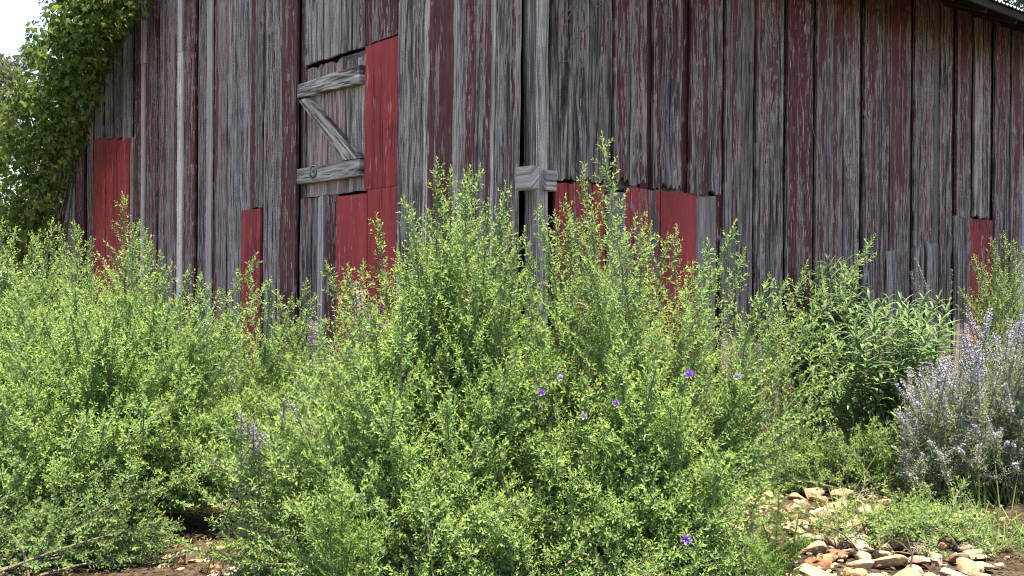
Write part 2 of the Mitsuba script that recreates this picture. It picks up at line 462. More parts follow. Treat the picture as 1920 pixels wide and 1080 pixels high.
# ---- side wall (right)
R = 'R'
low = 0.5
for px0, px1, kw in [
    (1028, 1059, dict(cover=.08, tone=.30, ybot=338)), (1060, 1098, dict(cover=.12, tone=.27, ybot=342)), (1098, 1140, dict(cover=.16, tone=.25, ybot=342)),
    (1147, 1208, dict(cover=.24, tone=.29, ybot=346)), (1220, 1273, dict(cover=.36, tone=.28, ybot=356)), (1288, 1346, dict(cover=.46, tone=.31, ybot=366)),
    (1355, 1408, dict(cover=.30, tone=.28)), (1412, 1464, dict(cover=.34, tone=.34, pink=.3)), (1469, 1517, dict(cover=.62, tone=.33)), (1525, 1574, dict(cover=.48, tone=.33, pink=.2)),
    (1576, 1606, dict(cover=.35, tone=.42, pink=.25)), (1614, 1661, dict(cover=.40, tone=.32)), (1662, 1701, dict(cover=.56, tone=.30)), (1709, 1746, dict(cover=.40, tone=.33)),
    (1758, 1780, dict(cover=.30, tone=.33, pink=.2)), (1787, 1814, dict(cover=.45, tone=.32)), (1820, 1836, dict(cover=.12, tone=.40)), (1837, 1852, dict(cover=.35, tone=.40, pink=.2)),
    (1858, 1886, dict(cover=.40, tone=.32)), (1890, 1912, dict(cover=.38, tone=.33)), (1913, 1934, dict(cover=.45, tone=.32, ybot=300)),
]:
    yb = kw.pop('ybot', None)
    if px0 > 1810 and px0 < 1850:
        yb = 408
    strip(R, px0, px1, 150, ybot=yb, rag=0.075 if yb else 0.0, rise=0.28 if px0 > 1400 else .2, out=rng.uniform(0, .014), nx=14 if yb else 6, wob=.010, contrast=1.3, edge=.15, **{**kw, 'cover': kw['cover'] + .07, 'pink': kw.get('pink', .3)})
# recessed boards behind the joints keep their dark red
for px0, px1, kw in [(1134, 1152, {}), (1203, 1226, {}), (1268, 1293, {}), (1340, 1360, {}), (1400, 1418, dict(cover=.3, tone=.10)), (1460, 1474, dict(cover=.5, tone=.2)), (1511, 1530, {}), (1570, 1582, {}), (1600, 1620, {}),
                     (1656, 1667, {}), (1696, 1714, {}), (1774, 1792, {}), (1809, 1824, {}), (1848, 1862, dict(cover=.4, tone=.16)), (1882, 1894, {})]:
    q = dict(cover=.9, tone=.24)
    q.update(kw)
    strip(R, px0, px1, 150, ybot=None if px0 > 1330 else 352, out=-.034, wob=.003, contrast=.8, nx=3, rag=.02 if px0 < 1330 else 0, **q)
strip(R, 1744, 1759, 150, out=-.015, cover=0, tone=.17, contrast=.35, wob=.003)
# lower patches on the side wall
for px0, px1, yt, kw, lab in [
    (1036, 1071, 343, dict(cover=.95, red=.75), 'red painted patch board'), (1071, 1106, 341, dict(cover=.55, red=.7, tone=.26), 'half bare red patch board'), (1107, 1132, 346, dict(cover=.96, red=.7), 'red painted patch board'),
    (1136, 1168, 360, dict(cover=.06, tone=.28, contrast=.45, pink=.4), 'bare brownish patch board'), (1169, 1233, 354, dict(cover=.55, red=.75, tone=.34, pink=.4), 'red patch board with flaking paint'),
    (1234, 1301, 361, dict(cover=.97, red=.85), 'bright red painted patch board'), (1301, 1338, 367, dict(cover=.12, tone=.40, contrast=.5, pink=.2), 'bare pale patch board'),
]:
    strip(R, px0, px1, 420, ytop=yt, out=-.006 if px0 % 2 else .0, edge=.1, ragtop=.012, wob=.003, name=walls[R] + '__patch_board', label=lab, **{**dict(tone=.3), **kw})
strip(R, 1812, 1862, 480, ytop=412, out=.004, cover=.97, red=.55, tone=.3, edge=.06, contrast=.5, wob=.003, name=walls[R] + '__patch_board', label='dark red painted patch board near the far end')
# grey rail behind the ragged board ends
rl = look(cover=0, tone=.24, width=.2, contrast=.5)
a, b = sz(R, 1140, 345)[0], sz(R, 1330, 345)[0]
v0 = np.array([spot(R, s, z, o) for s in (a, b) for z in (2.045, 2.17) for o in (-.035, -.075)])
put(walls[R] + '__rail', (v0, np.array([[0, 4, 6], [0, 6, 2], [2, 6, 7], [2, 7, 3], [0, 1, 5], [0, 5, 4], [0, 2, 3], [0, 3, 1], [4, 5, 7], [4, 7, 6]])), 'wood', uv=np.stack([np.full(8, 8 * rl + .1) + np.tile([.0, .0, .12, .12], 2), np.repeat([3.0, 4.4], 4)], 1))
# a second course of short boards low on the wall
for px0, px1, yt, kw in [(1344, 1372, 446, dict(cover=.2, tone=.26)), (1652, 1676, 468, dict(cover=.1, tone=.36)), (1708, 1724, 462, dict(cover=.12, tone=.40)), (1728, 1752, 452, dict(cover=.1, tone=.32)), (1780, 1806, 405, dict(cover=.1, tone=.30))]:
    strip(R, px0, px1, 480, ytop=yt, out=.026, ragtop=.04, wob=.004, thick=.018, **kw)

# ---- corner post: a rough pole in the open corner, with two blocks on it
pz = np.linspace(0, 4.0, 30)
r_ = np.random.default_rng(5)
pc = np.array([0.160, 6.715, 0])
pl = look(cover=0, tone=.56, width=.6, contrast=.8)
ang = np.linspace(0, 2 * np.pi, 15)[:-1]
rad = 0.072 + 0.024 * meshkit.fbm(np.stack([np.cos(ang)[None] * 1.6 + 0 * pz[:, None], np.sin(ang)[None] * 1.6 + 0 * pz[:, None], pz[:, None] * 1.4 + 0 * ang[None]], -1), 3) + 0.0
rad *= np.where(np.abs(ang[None] - 4.9) < 0.25, 0.80, 1.0)
rad *= np.where((pz[:, None] < 2.04), 0.93, 1.0)
pv = np.stack([pc[0] + rad * np.cos(ang), pc[1] + rad * np.sin(ang), np.broadcast_to(pz[:, None], rad.shape)], -1)
puv = np.stack([8 * pl + 0.6 * np.abs(ang / np.pi - 1)[None] + 0 * rad, np.broadcast_to(pz[:, None], rad.shape)], -1)
n_, m_ = rad.shape
i = np.arange(n_ - 1)[:, None] * m_
j = np.arange(m_)[None]
q0, q1 = (i + j).ravel(), (i + (j + 1) % m_).ravel()
put(barn + '__corner_post', (pv.reshape(-1, 3), np.vstack([np.stack([q0, q1, q1 + m_], 1), np.stack([q0, q1 + m_, q0 + m_], 1)])), 'wood', smooth=True, uv=puv.reshape(-1, 2), label='rough pale pole standing in the open corner')


def oblong(c, ex, ey, ez, bev=0.006):
    """a bevelled beam piece with half axes ex, ey, ez (vectors)"""
    sgn = np.array([[x, y, z] for x in (-1, 1) for y in (-1, 1) for z in (-1, 1)], float)
    L3 = [np.linalg.norm(e) for e in (ex, ey, ez)]
    pts = []
    for s3 in sgn:
        for k in range(3):
            t = [s3[m] * (1 - (bev / L3[m] if m != k else 0)) for m in range(3)]
            pts.append(c + t[0] * ex + t[1] * ey + t[2] * ez)
    h = trimesh.convex.convex_hull(np.array(pts))
    return h


def beam(name, c, ex, ey, ez, lk, label=None):
    h = oblong(np.asarray(c, float), ex, ey, ez)
    h.unmerge_vertices()
    v, f = np.array(h.vertices), np.array(h.faces)
    d = v - c
    lo = d @ unit(ex)
    ac = d @ unit(ey) + d @ unit(ez) * 1.01
    return put(name, (v, f), 'wood', uv=np.stack([8 * lk + .5 + ac, 5 + lo], 1), label=label)


up = np.array([0, 0, 1.0])
bl = look(cover=0, tone=.58, width=2, contrast=.7)
zt = EYE + (HZ - 313) / F * 6.5
zb_ = EYE + (HZ - 356) / F * 6.5
ph = (zt - zb_) / 2
beam(barn + '__block', CORNER + NL * .05 - DL * .095 + up * (zt - ph), DL * .080, NL * .036, up * ph, bl, 'squared grey block end at the corner')
beam(barn + '__block', CORNER + NR * .03 + DR * .175 + up * (zt - ph + .002), DR * .05, NR * .05, up * (ph - .004), look(cover=0, tone=.46, width=2, contrast=1), 'squared grey block end at the corner')

# ---- roof: corrugated sheets on both slopes, rafters, plates under the eave
wav = np.arange(-0.42, RIGHT_END + 0.6, 0.019)
zw = 0.011 * np.sin(wav * 2 * np.pi / 0.076)


def slope(s_eave, s_ridge, zfun, off):
    rows = np.linspace(0, 1, 5)
    P = []
    for t in rows:
        s = s_eave + t * (s_ridge - s_eave)
        P.append(CORNER + wav[:, None] * DR + s * DL + (zfun(s) + zw + off)[:, None] * up)
    P = np.stack(P)
    h, k = P.shape[:2]
    i = (np.arange(h - 1)[:, None] * k + np.arange(k - 1)[None]).ravel()
    qd = np.stack([i, i + 1, i + 1 + k, i + k], 1)
    return P.reshape(-1, 3), np.vstack([qd[:, [0, 1, 2]], qd[:, [0, 2, 3]]])


roof = put(barn + '__roof', slope(-.82, ridge_s, lambda s: 4.25 + .45 * s, .05), 'metal', label='corrugated metal roof slope')
put(barn + '__roof', slope(LEFT_END + .35, ridge_s, lambda s: 10.75 - .86 * s, .05), 'metal', label='corrugated metal roof slope')
rk = look(cover=.0, tone=.08, width=9, contrast=.5)
for t in np.arange(-0.02, RIGHT_END + 0.8, 0.62):
    c0 = CORNER + DR * t + DL * -.74 + up * (4.25 - .45 * .74 - .03)
    c1 = CORNER + DR * t + DL * .9 + up * (4.25 + .45 * .9 - .03)
    d = (c1 - c0) / 2
    beam(roof + '__rafter', (c0 + c1) / 2, d, DR * .022, np.cross(unit(d), DR) * .055, rk)
beam(roof + '__fascia', CORNER + DR * (RIGHT_END / 2 + .2) + DL * -.765 + up * (4.25 - .45 * .765 - .005), DR * (RIGHT_END / 2 + .3), NR * .012, up * .038, look(cover=.0, tone=.05, width=9, contrast=.4))  # board toned almost black to imitate deep shade at the eave
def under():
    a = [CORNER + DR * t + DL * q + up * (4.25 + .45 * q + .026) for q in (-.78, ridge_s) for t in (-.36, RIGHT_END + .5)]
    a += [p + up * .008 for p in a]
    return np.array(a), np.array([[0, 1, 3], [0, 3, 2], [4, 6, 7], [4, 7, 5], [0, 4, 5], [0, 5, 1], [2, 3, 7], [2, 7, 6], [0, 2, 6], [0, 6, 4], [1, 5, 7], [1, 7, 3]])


put(roof + '__shade_sheet', under(), 'shade_dark_wood')  # dark sheet added below the roof to paint in the eave shade


# ------------------------------------------------------------------ plants
def leaf_bsdf(trans=0.7, rough=0.5):
    return {'type': 'principledthin', 'base_color': {'type': 'mesh_attribute', 'name': 'vertex_color'}, 'roughness': rough, 'diff_trans': trans, 'spec_trans': 0.0, 'eta': 1.4}


scene['leaf'] = leaf_bsdf(0.85, .45)
scene['broad_leaf'] = leaf_bsdf(0.8, .45)
scene['petal'] = leaf_bsdf(0.8, .6)


def stem_color(p, n, uv):
    return mix((0.10, 0.085, 0.06), (0.19, 0.17, 0.13), noise(p.x * 90, p.y * 90, p.z * 30))


scene['stem'] = {'type': 'diffuse', 'reflectance': proc(stem_color)}
scene['green_stem'] = {'type': 'diffuse', 'reflectance': {'type': 'rgb', 'value': [0.10, 0.13, 0.045]}}


def bark_color(p, n, uv):
    return mi.Color3f(0.13, 0.11, 0.09) * (0.45 + 1.1 * noise(p.x * 30, p.y * 30, p.z * 7))


scene['bark'] = {'type': 'diffuse', 'reflectance': proc(bark_color)}


def small_leaves(B, D, N, length, width, color, fold=0.18):
    """diamond leaves, two triangles each: base B, direction D, face normal about N"""
    D = unit(D)
    S = unit(np.cross(D, N))
    N = np.cross(S, D)
    l, w = length[:, None], width[:, None]
    mid = B + D * l * 0.58 + N * (fold * w)
    v = np.stack([B, mid - S * w * .5, B + D * l, mid + S * w * .5], 1)
    k = len(B)
    o = np.arange(k)[:, None] * 4
    f = np.concatenate([o + [0, 2, 1], o + [0, 3, 2]], 0)
    c = np.repeat(color[:, None], 4, 1)
    return v.reshape(-1, 3), f, c.reshape(-1, 3)


def cat(parts):
    vs, fs, cs, o = [], [], [], 0
    for v, f, c in parts:
        vs.append(v)
        fs.append(f + o)
        cs.append(c)
        o += len(v)
    return np.vstack(vs), np.vstack(fs), np.vstack(cs)


def bez(a, b, c, t):
    t = t[..., None]
    return (1 - t) ** 2 * a + 2 * t * (1 - t) * b + t * t * c


def shoot_leaves(P, D, L, per_m, r, leaf=0.0265, tipness=0.5, hue=None, young=(0.34, 0.46, 0.10), old=(0.19, 0.30, 0.122)):
    """leaves along shoots from P in direction D, of length L, bending up; returns small_leaves arrays"""
    n = np.maximum(5, (L * per_m)).astype(int)
    idx = np.repeat(np.arange(len(P)), n)
    k = np.concatenate([np.arange(a) for a in n])
    t = (k + r.random(len(k))) / n[idx]
    D = unit(D)
    a = unit(np.cross(D, r.normal(size=D.shape)))
    b = np.cross(D, a)
    upw = np.array([0, 0, 1.0])
    pos = P[idx] + D[idx] * (L[idx] * t)[:, None] + upw * (0.16 * L[idx] * t * t)[:, None]
    d = unit(D[idx] + upw * (0.32 * t)[:, None])
    phi = k * 2.4 + idx * 1.3
    rad = a[idx] * np.cos(phi)[:, None] + b[idx] * np.sin(phi)[:, None]
    open_ = (1.15 - 0.75 * t ** 2)[:, None] + r.normal(0, .18, (len(k), 1))
    ld = unit(d * 0.75 + rad * open_ + r.normal(0, .2, (len(k), 3)))
    nn = unit(d * 0.7 - rad * 0.45 + upw * 0.6 + r.normal(0, .5, (len(k), 3)))
    ln = leaf * (0.62 + 0.66 * r.random(len(k))) * (1 - 0.35 * t ** 3)
    wd = ln * (0.34 + 0.14 * r.random(len(k)))
    yo = np.clip(t * 1.1 - 0.35 + r.normal(0, .18, len(k)), 0, 1) * (tipness if np.isscalar(tipness) else tipness[idx])
    c = (1 - yo)[:, None] * np.array(old) + yo[:, None] * np.array(young)
    c = c * (0.72 + 0.52 * r.random((len(k), 1)))
    c = np.where(r.random((len(k), 1)) < 0.012, np.array([0.30, 0.22, 0.10]), c)
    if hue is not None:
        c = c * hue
    return small_leaves(pos, ld, nn, ln, wd, c)


def sage(label, base, tips, dome, seed, extra, leaf=0.0265, low=0.02, hue=None, spread=0.18, group=None, density=1.0, shade_low=0.0, named=40):
    """a many-stemmed shrub: stems from the base to given tips and to points of a dome of radii dome (x, y, z); short leafy side shoots all along"""
    r = np.random.default_rng(seed)
    base = np.asarray(base, float)
    k = thing('sage_shrub', label, 'shrub', group)
    ends = [np.asarray(t, float) for t in tips]
    nt = len(ends)
    dome = np.asarray(dome, float)
    for _ in range(extra):
        ph = r.uniform(0, 2 * np.pi)
        el = np.arcsin(r.uniform(low, 1.0))
        d = np.array([np.cos(ph) * np.cos(el), np.sin(ph) * np.cos(el), np.sin(el)])
        if d[1] > 0.35:                       # the side towards the path is the fuller one
            d[1] *= -1
        ends.append(base + d * dome * r.uniform(0.72, 1.05))
    ends = np.array(ends)
    ns = len(ends)
    off = r.normal(0, spread, (ns, 3)) * [1, 1, 0]
    b0 = base + off
    mid = b0 * 0.55 + ends * 0.45
    mid[:, 2] = b0[:, 2] + (ends[:, 2] - b0[:, 2]) * 0.40 + 0.10
    mid[:, :2] += (ends[:, :2] - b0[:, :2]) * 0.10 + r.normal(0, .05, (ns, 2))
    parts, stems = [], []
    upw = np.array([0, 0, 1.0])
    for i in range(ns):
        ln = np.linalg.norm(ends[i] - b0[i]) * 1.08
        tt = np.linspace(0, 1, 9)
        path = bez(b0[i], mid[i], ends[i], tt)
        fine = np.linspace(0.30 if i >= nt else 0.22, 0.985, int(ln * 33 * density))
        P = bez(b0[i], mid[i], ends[i], fine)
        tan = unit(bez(b0[i], mid[i], ends[i], fine + 0.01) - P)
        m = len(fine)
        phi = np.arange(m) * 2.4 + r.uniform(0, 6)
        a = unit(np.cross(tan, [0.3, 0.8, 0.1]))
        bb = np.cross(tan, a)
        rad = a * np.cos(phi)[:, None] + bb * np.sin(phi)[:, None]
        away = (1 - fine) * ln
        SL = np.clip(0.045 + 0.40 * away * r.uniform(0.35, 1.0, m), 0.035, 0.33)
        if i < nt:
            SL = np.where(away < 0.36, np.clip(0.040 + 0.20 * away * r.uniform(0.2, 1.3, m), .035, .12), SL)
        Dr = unit(tan * 0.7 + rad * r.uniform(0.5, 1.25, (m, 1)) + upw * 0.15 + r.normal(0, .18, (m, 3)))
        side = shoot_leaves(P, Dr, SL, 162, r, leaf, np.clip(0.35 + 0.75 * fine, 0, 1), hue)
        tip = shoot_leaves(bez(b0[i], mid[i], ends[i], np.array([0.90])), unit(ends[i] - mid[i])[None], np.array([0.10 * ln]), 260, r, leaf, np.array([1.0]), hue)
        both = cat([side, tip])
        rr = 0.0065 * (1 - 0.75 * tt) + 0.001
        if i < min(nt, named):
            put(k + '__leafy_shoot', both[:2], 'leaf', color=both[2], kind='stuff')
            put(k + '__stem', tube(path, rr, 5), 'stem')
        else:
            parts.append(both)
            stems.append(tube(path, rr, 5))
    if parts:
        v, f, c = cat(parts)
        put(k + '__foliage', (v, f), 'leaf', color=c, kind='stuff')
        put(k + '__stems', join(stems), 'stem', kind='stuff')
    return k


def blossom(owner, p, r, size=0.017, col=(0.34, 0.20, 0.62)):
    """a small five-lobed funnel flower"""
    d = unit(np.array([r.normal(0, .35), -1.0, r.uniform(.0, .8)]))
    a = unit(np.cross(d, up))
    b = np.cross(a, d)
    v = [p - d * size * 1.3]
    f = []
    for q in range(5):
        ph = q * 2 * np.pi / 5
        for o, rr, dd in ((-.5, .55, 0), (-.22, 1.15, .12), (.22, 1.15, .12), (.5, .55, 0)):
            x = ph + o * 2 * np.pi / 5
            v.append(p + (a * np.cos(x) + b * np.sin(x)) * size * rr - d * size * dd)
        k = 1 + 4 * q
        f += [[0, k, k + 1], [0, k + 1, k + 2], [0, k + 2, k + 3]]
    v = np.array(v)
    c = np.tile(np.array(col), (len(v), 1))
    c[0] *= 0.5
    put(owner + '__flower', (v, np.array(f)), 'petal', color=c, label='small purple blossom')


def tiplist(rows, Y, r, jit=0.35):
    return [at(x, y, Y + r.uniform(-jit, jit)) for x, y in rows]


rt = np.random.default_rng(3)
centre_left = sage('bushy green sage shrub left of the barn corner, tall shoots reaching over the pole blocks', at(800, 1010, 4.95) * [1, 1, 0],
    tiplist([(820, 310), (846, 328), (882, 322), (902, 322), (872, 345), (948, 352), (757, 378), (772, 398), (706, 412), (916, 385), (940, 400), (800, 400), (835, 380), (860, 420), (902, 408), (612, 498), (652, 505), (680, 500), (720, 520), (690, 560), (640, 590),
             (745, 470), (770, 455), (930, 460), (880, 450), (600, 620), (560, 680), (960, 430), (985, 440), (790, 480), (830, 470), (950, 500), (980, 520), (1000, 500), (965, 480), (900, 500), (760, 520), (700, 620), (660, 640)], 5.0, rt), (0.95, .85, 1.55), 21, 130, hue=np.array([1.0, 1.0, 1.0]))
centre_right = sage('broad green sage shrub right of the barn corner, tallest shoot rising before the red patches', at(1190, 1000, 5.0) * [1, 1, 0],
    tiplist([(1128, 262), (1092, 316), (1012, 396), (1068, 415), (1040, 405), (1090, 430), (1150, 415), (1222, 425), (1206, 440), (1268, 432), (1252, 448), (1328, 460), (1378, 428), (1395, 480), (1442, 530), (1512, 508), (1476, 530), (1638, 458),
             (1545, 540), (1580, 660), (1592, 700), (1020, 430), (990, 470), (1175, 450), (1300, 500), (1350, 500), (1420, 560), (1060, 380), (1110, 400), (940, 560), (965, 600), (1000, 560), (945, 650), (1010, 630), (1050, 540), (985, 530), (1560, 640)], 5.05, rt), (0.78, .85, 1.34), 22, 120)
front_low = sage('low spreading front part of sage shrub, shoots leaning left over cobbles', at(800, 1080, 4.55) * [1, 1, 0],
    tiplist([(345, 835), (400, 800), (440, 770), (500, 760), (560, 740), (620, 790), (700, 800), (420, 880), (380, 930), (400, 985), (440, 1030), (385, 1050), (350, 1030), (460, 1060), (520, 1050), (470, 860), (540, 830), (880, 780), (760, 760)], 4.6, rt, .2), (0.78, .45, .72), 23, 85, named=18)
front_right = sage('low front sage shrub with purple blossoms, spreading above the pebble bed', at(1180, 1085, 4.6) * [1, 1, 0],
    tiplist([(990, 830), (1060, 800), (1240, 860), (1290, 900), (1380, 860), (1440, 830), (1020, 980), (1150, 900), (930, 880), (860, 900)], 4.6, rt, .2), (0.62, .42, .66), 24, 70, named=10)
left_front = sage('large sage shrub at the left front with a shadowed hollow underside', at(190, 930, 5.9) * [1, 1, 0],
    tiplist([(230, 372), (250, 430), (275, 440), (300, 480), (322, 500), (378, 520), (355, 510), (395, 540), (430, 590), (290, 520), (480, 490), (500, 540), (165, 500), (120, 520), (60, 520), (20, 500), (200, 560), (340, 560), (10, 560), (450, 600)], 6.0, rt), (1.35, 1.0, 1.45), 25, 165, low=.27)
left_side = sage('sage shrub at the left edge of the frame, lit bright on top', at(-60, 900, 6.3) * [1, 1, 0],
    tiplist([(5, 420), (30, 432), (60, 455), (100, 420), (75, 440), (20, 460), (120, 470), (48, 490)], 6.5, rt), (1.2, 1.0, 1.5), 26, 100, low=.27)
left_low = sage('low sage shrub in front at the lower left, leaf colour dimmed for shadow', at(60, 1010, 5.1) * [1, 1, 0],
    tiplist([(20, 930), (100, 960), (170, 930), (210, 870), (260, 880), (300, 900), (310, 985), (335, 1020), (265, 1010), (200, 1000), (140, 1030), (60, 1040), (230, 1050), (10, 1000)], 4.95, rt, .12), (0.8, .35, .30), 27, 34, named=16, hue=np.array([.8, .8, .85]))  # hue dims these leaves, putting the shadow into their colour
left_wall = sage('sage shrub growing along the barn wall below the faded red panel', at(180, 800, 8.6) * [1, 1, 0],
    tiplist([(110, 425), (148, 430), (170, 450), (140, 420), (200, 500), (230, 470), (262, 420), (285, 460), (215, 520), (90, 450), (60, 440)], 8.7, rt), (1.3, .9, 1.35), 28, 90, leaf=.029)
mid_wall = sage('sage shrub below the narrow red panel between larger shrubs', at(500, 860, 6.9) * [1, 1, 0],
    tiplist([(432, 590), (470, 520), (508, 530), (522, 560), (548, 560), (575, 530), (440, 610), (610, 600), (640, 620), (400, 600), (590, 560)], 6.9, rt), (1.0, .55, 1.12), 29, 90)
right_wall = sage('small sage shrub beside the dark red panel at the far right', at(1890, 680, 9.4) * [1, 1, 0],
    tiplist([(1858, 450), (1882, 440), (1826, 482), (1840, 500), (1900, 455), (1915, 470), (1870, 480), (1800, 545)], 9.4, rt, .2), (.62, .5, .95), 30, 60, leaf=.027)
low_right = sage('small low sage sprawling over the pebbles under the long leaved plant', at(1570, 900, 6.85) * [1, 1, 0],
    tiplist([(1470, 790), (1560, 815), (1600, 840), (1700, 775), (1660, 810), (1640, 790), (1760, 800), (1510, 830), (1790, 840), (1440, 820), (1500, 760), (1550, 770)], 6.7, rt, .15), (.80, .25, .42), 31, 50, named=12)
sprig = sage('sparse sage sprigs sprouting between the pale stones at lower right', at(1690, 1020, 5.45) * [1, 1, 0],
    tiplist([(1660, 920), (1740, 915), (1810, 905), (1760, 960), (1700, 960), (1640, 980), (1600, 960), (1820, 940)], 5.5, rt, .15), (.5, .42, .2), 32, 30, density=.8)

rb = np.random.default_rng(8)
for owner, rows in ((centre_right, [(1292, 700, 4.35), (1155, 755, 4.3), (1050, 708, 4.35), (1383, 705, 4.4)]), (centre_left, [(1016, 735, 4.25)]), (front_right, [(1288, 1012, 4.15), (1095, 780, 4.15)]), (low_right, [(1488, 800, 5.2)]), (mid_wall, [(556, 712, 6.1)])):
    for x, y, Y in rows:
        blossom(owner, at(x, y, Y), rb, 0.020 if (x, y) in ((1292, 700), (1288, 1012)) else .015, (0.34, 0.20, 0.62) if x not in (1050, 1383, 1095) else (0.5, 0.45, 0.6))


# ---- long-leaved plants
def long_leaf(p, d, ln, w, droop, col, r):
    """an arching lance leaf with a folded midrib"""
    n = 6
    t = np.linspace(0, 1, n)
    d = unit(d)
    pts = p + d * (ln * t)[:, None] - up * (droop * ln * t ** 2)[:, None]
    tan = unit(np.gradient(pts, axis=0))
    s = unit(np.cross(tan, up + 1e-3))
    nn = np.cross(s, tan)
    prof = w * np.sin(np.pi * np.clip(t * 0.93 + 0.05, 0, 1)) ** 0.8
    a, b = pts - s * prof[:, None] + nn * prof[:, None] * .35, pts + s * prof[:, None] + nn * prof[:, None] * .35
    v = np.stack([a, pts, b], 1).reshape(-1, 3)
    f = []
    for i in range(n - 1):
        for j in (0, 1):
            q = 3 * i + j
            f += [[q, q + 1, q + 4], [q, q + 4, q + 3]]
    return v, np.array(f), np.tile(col, (len(v), 1))


def lance_plant(label, base, tops, seed, col, leaf_len=0.15, most=300, spacing=0.055, group=None):
    r = np.random.default_rng(seed)
    k = thing('lance_leaf_plant', label, 'plant', group)
    leaves, base = [], np.asarray(base, float)
    for top in tops:
        b = base + r.normal(0, .17, 3) * [1, 1, 0]
        mid = b * .5 + top * .5 + [0, 0, .15]
        t = np.linspace(0, 1, 9)
        put(k + '__stem', tube(bez(b, mid, top, t), 0.006 * (1 - .6 * t) + .001, 5), 'green_stem')
        ln = np.linalg.norm(top - b)
        ts = np.arange(0.14, 1.0, spacing / ln)
        for q, tq in enumerate(ts):
            p = bez(b, mid, top, np.array([tq]))[0]
            for s in (0, np.pi):
                ph = q * np.pi / 2 + s + r.normal(0, .25)
                d = np.array([np.cos(ph), np.sin(ph), 0.35 + 1.1 * max(0, tq - .75) * 4 + r.normal(0, .15)])
                size = leaf_len * (0.75 + .5 * r.random()) * (1 - .55 * max(0, tq - .8) / .2)
                c = np.array(col) * (0.8 + .4 * r.random())
                leaves.append((p[2] - 0.35 * p[1], long_leaf(p, d, size, size * .056, r.uniform(.15, .5), c, r)))
    leaves.sort(key=lambda x: -x[0])
    for _, (v, f, c) in leaves[:most]:
        put(k + '__leaf', (v, f), 'broad_leaf', color=c)
    if len(leaves) > most:
        v, f, c = cat([x[1] for x in leaves[most:]])
        put(k + '__foliage', (v, f), 'broad_leaf', color=c, kind='stuff')
    return k


rl_ = np.random.default_rng(14)
tops = [at(x, y - 26 + rl_.uniform(0, 16), 7.2 + rl_.uniform(-.45, .35)) for x, y in
        [(1610, 590), (1625, 565), (1650, 580), (1668, 570), (1690, 575), (1705, 580), (1735, 570), (1760, 580), (1780, 590), (1640, 620), (1680, 625), (1720, 615), (1750, 625), (1770, 640), (1600, 640), (1660, 660), (1700, 665), (1740, 670), (1630, 690), (1585, 700), (1690, 710), (1650, 740), (1610, 760), (1720, 740), (1560, 760), (1600, 610), (1640, 600), (1700, 600), (1740, 600), (1765, 610), (1620, 660), (1680, 600), (1725, 640), (1680, 690), (1590, 730), (1640, 780), (1700, 770), (1575, 800), (1560, 590), (1580, 570), (1550, 640), (1570, 670), (1545, 720), (1790, 620), (1755, 660), (1655, 640), (1610, 720)]]
lance_plant('bright green bush of long arching narrow leaves in front of the barn wall', at(1680, 850, 7.3) * [1, 1, 0], tops, 15, (0.185, 0.295, 0.125), .21, spacing=.044)
tops = [at(x, y, 8.45 + rl_.uniform(-.12, .10)) for x, y in [(1530, 490), (1550, 482), (1580, 486), (1600, 500), (1515, 510), (1535, 545), (1575, 520), (1545, 500), (1610, 530), (1540, 500), (1565, 488), (1590, 498), (1610, 510), (1525, 530), (1560, 530), (1600, 545), (1540, 570), (1580, 580), (1620, 560), (1545, 620), (1590, 640), (1560, 680), (1530, 660)]]
lance_plant('green long leaved plant coloured darker for the shade against the barn wall', at(1575, 820, 8.45) * [1, 1, 0], tops, 16, (0.13, 0.205, 0.095), .23, most=200, spacing=.06)  # leaf colour darker than the lit bush, with wall shade painted in


